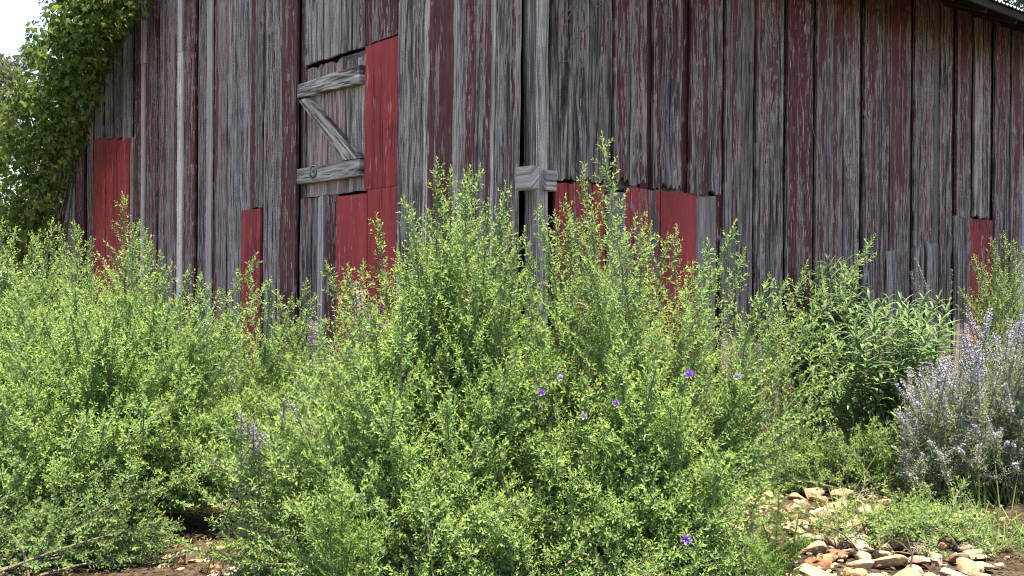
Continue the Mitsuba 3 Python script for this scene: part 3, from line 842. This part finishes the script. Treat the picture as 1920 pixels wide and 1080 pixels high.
# ---- lavender-flowered spikes
def spike_plant(name, label, base, tops, seed, petal=(0.52, 0.50, 0.68), named=150, green=(0.27, 0.32, 0.215), leafy=1.0, flower_len=0.26, whorl=0.014, cat_='plant', group=None):
    r = np.random.default_rng(seed)
    k = thing(name, label, cat_, group)
    base = np.asarray(base, float)
    parts, stems, spikes = [], [], []
    for i, top in enumerate(tops):
        b = base + r.normal(0, .16, 3) * [1, 1, 0]
        mid = b * .5 + top * .5 + [0, 0, .10]
        t = np.linspace(0, 1, 8)
        stems.append(tube(bez(b, mid, top, t), 0.003 * (1 - .6 * t) + .0008, 4))
        ln = np.linalg.norm(top - b)
        # leaves on the lower stem
        m = int(42 * leafy)
        tq = np.sort(r.uniform(.25, .86, m))
        P = bez(b, mid, top, tq)
        tan = unit(bez(b, mid, top, tq + .01) - P)
        D = unit(tan * .6 + r.normal(0, .8, (m, 3)))
        parts.append(shoot_leaves(P, D, np.full(m, .06), 130, r, .017, .4, None, (0.27, 0.32, 0.16), green))
        # flower whorls
        fl_ = flower_len * r.uniform(.6, 1.1)
        nw = int(fl_ / whorl)
        tq = 1 - fl_ / ln * np.linspace(0, 1, nw)
        P = bez(b, mid, top, tq)
        per = 6
        idx = np.repeat(np.arange(nw), per)
        ph = r.uniform(0, 2 * np.pi, len(idx))
        dd = np.stack([np.cos(ph), np.sin(ph), r.uniform(-.2, .7, len(idx))], 1)
        c = np.array(petal) * (0.6 + .7 * r.random((len(idx), 1)))
        c = np.where(r.random((len(idx), 1)) < .3, np.array([.17, .18, .17]), c)
        sz_ = (0.009 + .008 * r.random(len(idx))) * (0.7 + .5 * (1 - tq[idx] + tq[-1] * 0))
        spikes.append(small_leaves(P[idx] + dd * .003, dd, unit(r.normal(size=dd.shape)), sz_ * 1.3, sz_ * .9, c))
    for i, s in enumerate(spikes):
        if i < named:
            put(k + '__flower_spike', s[:2], 'petal', color=s[2])
    if len(spikes) > named:
        v, f, c = cat(spikes[named:])
        put(k + '__flowers', (v, f), 'petal', color=c, kind='stuff')
    v, f, c = cat(parts)
    put(k + '__foliage', (v, f), 'leaf', color=c, kind='stuff')
    put(k + '__stems', join(stems), 'green_stem', kind='stuff')
    return k


rs = np.random.default_rng(9)


def cloud_tops(n, fx, fy, Y, r, spread=.5):
    return [at(fx(r), fy(r), Y + r.uniform(-spread, spread)) for _ in range(n)]


spike_plant('lavender_shrub', 'silvery shrub covered in pale lavender flower spikes at the right edge', at(1870, 960, 6.6) * [1, 1, 0],
            cloud_tops(240, lambda r: r.uniform(1800, 1990), lambda r: 575 + 330 * r.random() ** 1.1, 6.6, rs), 41)
spike_plant('lavender_shrub', 'silvery lavender flowered shrub beside the long leaved bush', at(1770, 960, 6.4) * [1, 1, 0],
            [at(x, y, 6.4 + rs.uniform(-.4, .4)) for x, y in [(rs.uniform(1675, 1850), 0) for _ in range(170)] for y in [690 + 200 * rs.random() - .35 * (x - 1695)]], 42, named=120)
spike_plant('purple_salvia', 'thin purple flower spikes standing before the wide red panel', at(690, 800, 5.1) * [1, 1, 0],
            [at(x, y, 4.95 + rs.uniform(-.1, .1)) for x, y in [(664, 530), (676, 548), (690, 570), (700, 585), (716, 560), (728, 605), (735, 615), (684, 590), (670, 580)]], 43, (.46, .30, .52), flower_len=.20, whorl=.013)
spike_plant('purple_salvia', 'dark purple flower spikes between shrubs left of the wide red panel', at(600, 800, 5.6) * [1, 1, 0],
            [at(x, y, 5.5 + rs.uniform(-.1, .1)) for x, y in [(578, 598), (588, 604), (598, 612), (610, 640), (628, 640)]], 44, (.36, .24, .48), flower_len=.16)
spike_plant('purple_salvia', 'pale purple flower spikes half buried in sage foliage at left centre', at(490, 950, 4.75) * [1, 1, 0],
            [at(x, y, 4.5 + rs.uniform(-.1, .1)) for x, y in [(452, 780), (462, 795), (474, 800), (486, 808), (496, 815), (535, 750), (545, 760), (480, 790)]], 45, (.40, .34, .56), flower_len=.14)
spike_plant('purple_salvia', 'slim grey flower spikes against the barn wall behind the long leaved bush', at(1790, 700, 9.0) * [1, 1, 0],
            [at(x, y, 9.0) for x, y in [(1785, 505), (1716, 485), (1722, 500), (1708, 510)]], 46, (.35, .33, .34), flower_len=.30)


# ---- feathery weeds and grass
def fern_weed(label, base, tops, seed, col=(0.14, 0.235, 0.06), group=None):
    r = np.random.default_rng(seed)
    k = thing('feathery_weed', label, 'weed', group)
    for top in tops:
        b = np.asarray(base, float) + r.normal(0, .04, 3) * [1, 1, 0]
        mid = b * .5 + top * .5 + [0, 0, .06]
        t = np.linspace(0, 1, 8)
        put(k + '__stem', tube(bez(b, mid, top, t), .004 * (1 - .6 * t) + .001, 5), 'green_stem')
        m = 30
        tq = np.linspace(.15, .97, m)
        P = bez(b, mid, top, tq)
        parts = []
        for p, q, i in zip(P, tq, range(m)):
            ph = i * 2.4
            d = unit(np.array([np.cos(ph), np.sin(ph), .9]))
            ln = .13 * (1.1 - .6 * q)
            n = 9
            tt = np.linspace(.1, 1, n)
            pp = p + d * (ln * tt)[:, None]
            for s in (-1, 1):
                e = unit(np.cross(d, up)) * s
                D = np.tile(unit(d * .8 + e), (n, 1)) + r.normal(0, .15, (n, 3))
                l = .030 * (1.15 - tt * .7)
                parts.append(small_leaves(pp, D, np.tile(up, (n, 1)) + r.normal(0, .3, (n, 3)), l, l * .2, np.array(col) * (0.8 + .4 * r.random((n, 1)))))
        v, f, c = cat(parts)
        put(k + '__frond', (v, f), 'leaf', color=c)


fern_weed('feathery bright green weed rising in front of the sage at lower left centre', at(640, 1075, 4.1) * [1, 1, 0], [at(612, 862, 4.05), at(640, 930, 4.0), at(660, 1010, 3.95), at(570, 960, 4.1), at(690, 985, 4.0)], 61)
fern_weed('feathery green weed beside the pebbles at lower right', at(1460, 1080, 4.35) * [1, 1, 0], [at(1462, 925, 4.3), at(1430, 980, 4.25), at(1500, 960, 4.3), at(1400, 1020, 4.2), at(1520, 1020, 4.3)], 62)


def grass_clump(label, cx, cy, rad, n, seed, ln=.22, col=(0.16, 0.25, 0.085), name='grass_tuft'):
    r = np.random.default_rng(seed)
    parts = []
    for _ in range(n):
        a = r.uniform(0, 2 * np.pi)
        q = rad * math.sqrt(r.random())
        p = np.array([cx + q * np.cos(a), cy + q * np.sin(a), .0])
        d = unit(np.array([r.normal(0, .6), r.normal(0, .6), 1.0]))
        parts.append(long_leaf(p, d, ln * r.uniform(.5, 1.1), .0035, r.uniform(.1, .6), np.array(col) * r.uniform(.7, 1.3), r))
    v, f, c = cat(parts)
    put(name, (v, f), 'broad_leaf', color=c, kind='stuff', label=label, cat='grass')


for i, (px, Y, rad, n) in enumerate([(1850, 5.6, .32, 170), (1800, 6.0, .25, 110), (1910, 5.3, .25, 110), (1640, 6.1, .3, 80)]):
    x = (px - 960) / F * Y
    grass_clump(['thin green grass at the lower right corner', 'grass below the lavender shrub', 'grass at the right edge', 'sparse grass among pale stones'][i], x, Y, rad, n, 70 + i)

# dry twig weed over the stones
k = thing('dry_weed', 'leafless brown branching twig standing over the stones at lower right', 'weed')
b = at(1705, 1075, 4.85)
b[2] = 0
fork = at(1712, 1040, 4.85)
put(k + '__stem', tube([b, (b + fork) / 2 + [.004, 0, 0], fork], [.005, .004, .004], 5), 'stem')
for x, y in ((1670, 1010), (1738, 990), (1746, 1012), (1690, 985), (1655, 1040)):
    q = at(x, y, 4.85)
    put(k + '__twig', tube([fork, (fork + q) / 2 + [.006, .01, .01], q], [.0035, .003, .001], 5), 'stem')

# dry tendrils on the side wall
k = thing('dry_vine', 'thin bare vine tendrils clinging to the grey boards right of the corner', 'vine')
for rows in ([(1044, 120), (1055, 117), (1056, 100), (1080, 65), (1104, 42), (1106, 18), (1095, 0)], [(1048, 52), (1060, 30), (1075, 8)], [(1056, 117), (1060, 130), (1070, 150)], [(1105, 20), (1125, 5), (1140, -8)], [(1040, 38), (1058, 22), (1070, 0)]):
    pts = [spot(R, np.array(s), np.array(z), np.array(.05)) for s, z in (sz(R, *q) for q in rows)]
    put(k + '__tendril', tube(pts, .004, 5), 'stem')
k = thing('dry_vine', 'thin bare vine tendril hanging on maroon boards near the roof edge', 'vine')
for rows in ([(1515, -5), (1528, 15), (1533, 30), (1534, 45)], [(1505, 200), (1512, 235), (1522, 275), (1530, 300)], [(1640, 20), (1636, 5), (1634, -10)]):
    pts = [spot(R, np.array(s), np.array(z), np.array(.05)) for s, z in (sz(R, *q) for q in rows)]
    put(k + '__tendril', tube(pts, .0035, 5), 'stem')


# ------------------------------------------------------------------ creeper over the roof edge at the left
def lobed(P, D, N, size, col):
    """broad pointed leaf of five lobes, seven triangles"""
    D = unit(D)
    S = unit(np.cross(D, N))
    N = np.cross(S, D)
    shape = np.array([(0, 0, 0), (-.30, .12, .02), (-.52, .46, -.06), (-.24, .55, .03), (0, 1.0, -.10), (.24, .55, .03), (.52, .46, -.06), (.30, .12, .02), (0, .42, .05)])
    v = P[:, None] + size[:, None, None] * (shape[None, :, :1] * S[:, None] + shape[None, :, 1:2] * D[:, None] + shape[None, :, 2:] * N[:, None])
    tri = np.array([(0, 8, 1), (1, 8, 2), (2, 8, 3), (3, 8, 4), (4, 8, 5), (5, 8, 6), (6, 8, 7), (7, 8, 0)])
    o = np.arange(len(P))[:, None, None] * 9
    return v.reshape(-1, 3), (o + tri[None]).reshape(-1, 3), np.repeat(col[:, None], 9, 1).reshape(-1, 3)


rv = np.random.default_rng(31)
vine = thing('creeper', 'dense green creeper hanging over the left roof edge of the barn', 'vine')
lob = []      # centre, radii
for px, py, Yd, rx in [(232, -25, 11.5, .36), (205, 10, 11.6, .36), (175, 45, 11.8, .38), (165, 85, 11.9, .34), (135, 100, 12.1, .42), (150, 150, 12.2, .30), (118, 185, 12.3, .42), (80, 175, 12.5, .42), (112, 245, 12.6, .36), (62, 235, 12.8, .42), (132, 265, 12.8, .18), (45, 290, 12.9, .36), (92, 315, 13.0, .34),
                       (72, 375, 13.2, .32), (40, 365, 13.3, .36), (82, 425, 13.4, .26), (55, 450, 13.5, .32), (18, 420, 13.5, .32), (145, 35, 12.1, .36), (105, 85, 12.4, .34), (60, 520, 13.6, .35), (60, 600, 13.7, .35), (200, -60, 11.7, .4), (150, -30, 12.2, .35)]:
    lob.append((at(px, py, Yd - .5), rx))
allP, allD, allN, allS = [], [], [], []
for c, rx in lob:
    m = int(2400 * rx * rx)
    d = unit(rv.normal(size=(m, 3)) + NL * .25)
    q = rx * (0.78 + .3 * meshkit.noise((c + d * rx) * 4)) * rv.uniform(.72, 1.08, m)
    P = c + d * q[:, None]
    allP.append(P)
    allN.append(unit(d * .7 + up * .5 + rv.normal(0, .35, (m, 3))))
    allD.append(unit(-up * .8 + d * .35 + rv.normal(0, .45, (m, 3))))
    allS.append(rv.uniform(.05, .095, m))
P, D, N, S_ = (np.concatenate(a) for a in (allP, allD, allN, allS))
col = np.array([0.098, 0.150, 0.040]) * rv.uniform(.65, 1.35, (len(P), 1))
col = np.where(rv.random((len(P), 1)) < .2, col * [1.5, 1.25, .9], col)
score = np.argsort(np.linalg.norm(P - [0, 0, EYE], axis=1) - 8 * S_)
keep = []
for i in score[:2600:8]:
    keep.append(i)
keep = keep[:300]
for i in keep:
    v, f, c = lobed(P[i:i + 1], D[i:i + 1], N[i:i + 1], S_[i:i + 1], col[i:i + 1])
    put(vine + '__leaf', (v, f), 'broad_leaf', color=c)
rest = np.setdiff1d(np.arange(len(P)), keep)
v, f, c = lobed(P[rest], D[rest], N[rest], S_[rest], col[rest])
put(vine + '__foliage', (v, f), 'broad_leaf', color=c, kind='stuff')
for a in range(7):
    s0 = rv.uniform(9.6, 11)
    pts = [CORNER + DL * (s0 + (7.6 + a * .3 - s0) * t) + NL * (.12 + .1 * np.sin(3 * t + a)) + up * (0.1 + (4.6 - a * .25) * t) for t in np.linspace(0, 1, 8)]
    put(vine + '__stem', tube(pts, .016, 6), 'bark')


# ------------------------------------------------------------------ trees behind
def tree(label, base, height, crown_r, seed, col, n=26000, leaf=.07, trunk_r=.16, lean_=(0, 0), crown_low=.3, gaps=.45):
    r = np.random.default_rng(seed)
    k = thing('oak_tree', label, 'tree')
    base = np.asarray(base, float)
    top = base + [lean_[0], lean_[1], height * .72]
    t = np.linspace(0, 1, 10)
    path = base + (top - base) * t[:, None] + np.stack([.15 * np.sin(t * 5 + seed), .15 * np.cos(t * 4), 0 * t], 1) * t[:, None]
    put(k + '__trunk', tube(path, trunk_r * (1 - .75 * t), 9), 'bark', smooth=60)
    ends = []
    for i in range(22):
        q = r.uniform(.3, .98)
        b = path[int(q * 9)]
        ph = r.uniform(0, 2 * np.pi)
        d = unit(np.array([np.cos(ph), np.sin(ph), r.uniform(-.05, .9)]))
        ln = crown_r * r.uniform(.55, 1.05) * (1.15 - .4 * q)
        e = b + d * ln
        m = b * .5 + e * .5 + [0, 0, .12 * ln] + r.normal(0, .08, 3) * ln
        tt = np.linspace(0, 1, 7)
        put(k + '__limb', tube(bez(b, m, e, tt), trunk_r * .34 * (1 - .8 * tt), 6), 'bark', smooth=60)
        for j in range(6):
            a = bez(b, m, e, np.array([r.uniform(.45, 1)]))[0]
            ends.append(a + r.normal(0, .22 * crown_r, 3) * [1, 1, .7])
    ends = np.array(ends)
    per = n // len(ends)
    P = np.concatenate([e + unit(r.normal(size=(per, 3))) * (r.random((per, 1)) ** .5) * crown_r * r.uniform(.10, .26) * [1, 1, .65] for e in ends])
    P = P[P[:, 2] > base[2] + height * crown_low * .6]
    m = len(P)
    ln = leaf * r.uniform(.7, 1.3, m)
    c = np.array(col) * r.uniform(.6, 1.4, (m, 1))
    v, f, c = small_leaves(P, unit(r.normal(size=(m, 3)) - up * .2), unit(r.normal(size=(m, 3)) + up * .8), ln, ln * .55, c)
    put(k + '__crown', (v, f), 'broad_leaf', color=c, kind='stuff')


tree('grey green oak tree beyond the creeper at the left edge', [-10.3, 19.5, 0], 8.2, 2.3, 81, (0.11, 0.135, 0.08), n=40000, leaf=.075, crown_low=.1)
tree('taller oak tree whose branch overhangs the roof edge at top left', [-8.7, 23.0, 0], 10.2, 2.3, 82, (0.048, 0.078, 0.027), n=14000, leaf=.08, crown_low=.8)
tree('distant low tree behind the creeper, seen through gaps at left', [-14.0, 27.0, 0], 5.2, 2.8, 83, (0.052, 0.072, 0.036), n=9000, leaf=.09, crown_low=.0)
tree('dark oak tree beyond the right end of the barn roof', [10.0, 19.0, 0], 9.8, 3.0, 84, (0.036, 0.052, 0.026), n=36000, leaf=.075)
tree('dark tree rising over the barn roof at top right', [13.2, 22.0, 0], 8.8, 3.0, 85, (0.036, 0.052, 0.026), n=12000, leaf=.08)

# ------------------------------------------------------------------ pale shed past the right end
shed = thing('shed', 'pale white shed wall showing past the right end of the barn', 'shed')
scene['pale_paint'] = {'type': 'twosided', 'bsdf': {'type': 'diffuse', 'reflectance': proc(lambda p, n, uv: mi.Color3f(.36, .375, .37) * (.8 + .3 * fbm(p.x * 3, p.y * 3, p.z * 3)))}}
sx, sy = 5.78, 11.85
m = trimesh.creation.box([2.4, 2.2, 2.95])
m.apply_translation([sx + 1.2, sy + 1.1, 1.475])
put(shed + '__wall', m, 'pale_paint')
for q in range(8):
    m = trimesh.creation.box([.27, .02, 2.9])
    m.apply_translation([sx + .15 + q * .30, sy - .012, 1.46])
    put(shed + '__board', m, 'pale_paint')
m = trimesh.creation.extrude_polygon(__import__('shapely').geometry.Polygon([(-.02, 2.9), (2.55, 2.9), (1.2, 3.4)]), 2.5)
m.apply_transform(np.array([[1, 0, 0, sx], [0, 0, -1, sy + 2.35], [0, 1, 0, .06], [0, 0, 0, 1.0]]))
put(shed + '__roof', m, 'metal')


# ------------------------------------------------------------------ ground, stones, litter
def soil(p, n, uv):
    a = fbm(p.x * 3, p.y * 3, 0.0, 4)
    b = noise(p.x * 45, p.y * 45)
    c = noise(p.x * 120, p.y * 30)
    near = mix((0.028, 0.021, 0.016), (0.075, 0.06, 0.043), smoothstep(.35, .7, .5 * a + .3 * b + .2 * c))
    far = mix((0.075, 0.10, 0.04), (0.16, 0.145, 0.08), fbm(p.x * .6, p.y * .6))
    return mix(near, far, smoothstep(14, 22, dr.sqrt(p.x * p.x + p.y * p.y)))


scene['soil'] = {'type': 'diffuse', 'reflectance': proc(soil)}
gx = np.concatenate([-np.geomspace(800, 9, 16), np.linspace(-8, 8, 90), np.geomspace(9, 800, 16)])
gy = np.concatenate([-np.geomspace(800, 2, 14), np.linspace(-1, 14, 90), np.geomspace(15, 800, 16)])
X, Y = np.meshgrid(gx, gy)
Zg = (meshkit.fbm(np.stack([X * 1.6, Y * 1.6, 0 * X], -1), 4) - .5) * .07 * (np.abs(X) < 12) * (np.abs(Y - 6) < 12) - .01
h, w_ = X.shape
i = (np.arange(h - 1)[:, None] * w_ + np.arange(w_ - 1)[None]).ravel()
qd = np.stack([i, i + 1, i + 1 + w_, i + w_], 1)
put('ground', (np.stack([X, Y, Zg], -1).reshape(-1, 3), np.vstack([qd[:, [0, 1, 2]], qd[:, [0, 2, 3]]])), 'soil', smooth=True, kind='structure')


def stone_mat(base, alt):
    def fn(p, n, uv):
        a = fbm(p.x * 14, p.y * 14, p.z * 20)
        b = noise(p.x * 90, p.y * 90, p.z * 90)
        return mix(base, alt, smoothstep(.42, .66, a)) * (.75 + .4 * b)
    return {'type': 'principled', 'base_color': proc(fn), 'roughness': .8, 'specular': .3}


mats = {'tan': ((.28, .21, .13), (.25, .155, .085)), 'cream': ((.29, .245, .17), (.26, .20, .125)), 'pink': ((.25, .175, .14), (.28, .225, .185)), 'rust': ((.155, .078, .045), (.23, .15, .09)), 'grey': ((.175, .17, .155), (.23, .215, .19))}
for a, b in mats.items():
    scene['stone_' + a] = stone_mat(*b)
ico3, ico2 = trimesh.creation.icosphere(2), trimesh.creation.icosphere(1)


def rock(size, r, flat=.46, detail=True):
    m = ico3 if detail else ico2
    v = np.array(m.vertices)
    o = r.uniform(0, 99, 3)
    v = v * (0.72 + .5 * meshkit.fbm(v * 1.1 + o, 3)[:, None])
    for _ in range(10):                                  # broken faces
        d = unit(r.normal(size=3))
        lim = r.uniform(.40, .72)
        e = v @ d
        v = v - np.maximum(e - lim, 0)[:, None] * d * .9
    v = v * [1.0, r.uniform(.6, .9), flat * r.uniform(.75, 1.2)] * size
    a = r.uniform(0, 2 * np.pi)
    rot = np.array([[np.cos(a), -np.sin(a), 0], [np.sin(a), np.cos(a), 0], [0, 0, 1]])
    tl = r.normal(0, .2)
    rx = np.array([[1, 0, 0], [0, np.cos(tl), -np.sin(tl)], [0, np.sin(tl), np.cos(tl)]])
    return v @ rot.T @ rx.T, np.array(m.faces)


rk_ = np.random.default_rng(55)
names = list(mats)
bed = key('stone_bed')
labels[bed] = {'kind': 'structure'}
used[bed] = 0
placed = []


def scatter(n, fx, size, probs, name, tries=40):
    for _ in range(n):
        for _ in range(tries):
            px, py = fx()
            Yd = EYE * F / (py - HZ)
            p = np.array([(px - 960) / F * Yd, Yd])
            s = size()
            if all(np.hypot(*(p - q)) > .70 * (s + t) for q, t in placed):
                break
        else:
            continue
        placed.append((p, s))
        v, f = rock(s, rk_)
        put(bed + '__stone', (v + [p[0], p[1], s * .12], f), 'stone_' + rk_.choice(names, p=probs), smooth=35)


pv_ = [.40, .24, .23, .10, .03]
scatter(60, lambda: (rk_.uniform(1520, 1850), rk_.uniform(1010, 1110)), lambda: rk_.uniform(.06, .11), pv_, 'stone')
scatter(75, lambda: (rk_.uniform(1480, 1830), rk_.uniform(893, 1015)), lambda: rk_.uniform(.06, .11), pv_, 'stone')
scatter(40, lambda: (rk_.uniform(1330, 1500), rk_.uniform(930, 1020)), lambda: rk_.uniform(.03, .07), pv_, 'stone')
scatter(24, lambda: (rk_.uniform(300, 490), rk_.uniform(1020, 1085)), lambda: rk_.uniform(.028, .05), [.15, .1, .15, .2, .4], 'stone')
scatter(35, lambda: (rk_.uniform(860, 1320), rk_.uniform(930, 1090)), lambda: rk_.uniform(.03, .06), [.2, .15, .25, .3, .1], 'stone')
# gravel: what lies between the stones
parts = []
for _ in range(620):
    px, py = rk_.uniform(1300, 1900), rk_.uniform(880, 1110)
    if rk_.random() < .3:
        px = rk_.uniform(560, 1300)
    Yd = EYE * F / (py - HZ)
    v, f = rock(rk_.uniform(.012, .03), rk_, detail=False)
    parts.append((v + [(px - 960) / F * Yd, Yd, .005], f))
put('gravel', join(parts), 'stone_cream', smooth=35, kind='stuff', label='pale gravel between the stones', cat='gravel')
for px, py, s, mat, lab in [(335, 1062, .052, 'rust', 'rounded rusty brown stone under the shrubs at lower left'), (968, 955, .055, 'rust', 'reddish brown stone seen through a gap in the sage'), (1695, 905, .06, 'rust', 'reddish stone in shade below the lavender shrub')]:
    Yd = EYE * F / (py - HZ)
    v, f = rock(s, rk_, .9)
    put('rock', (v + [(px - 960) / F * Yd, Yd, s * .35], f), 'stone_' + mat, smooth=35, label=lab, cat='rock')
rl2 = np.random.default_rng(77)
m = 4200
Pl = np.stack([rl2.uniform(-3.4, 3.4, m), rl2.uniform(4.5, 7.6, m), rl2.uniform(.012, .035, m)], 1)
cl = np.array([.13, .095, .055]) * rl2.uniform(.5, 1.5, (m, 1))
v, f, c = small_leaves(Pl, unit(rl2.normal(size=(m, 3)) * [1, 1, .25]), unit(rl2.normal(0, .35, (m, 3)) + up), rl2.uniform(.02, .05, m), rl2.uniform(.006, .02, m), cl)
put('leaf_litter', (v, f), 'broad_leaf', color=c, kind='stuff', label='dry brown leaf litter on the soil under the shrubs', cat='leaf litter')
print('objects', len(scene), 'triangles', sum(len(w[1]) for w in meshkit.WRITTEN.values()))
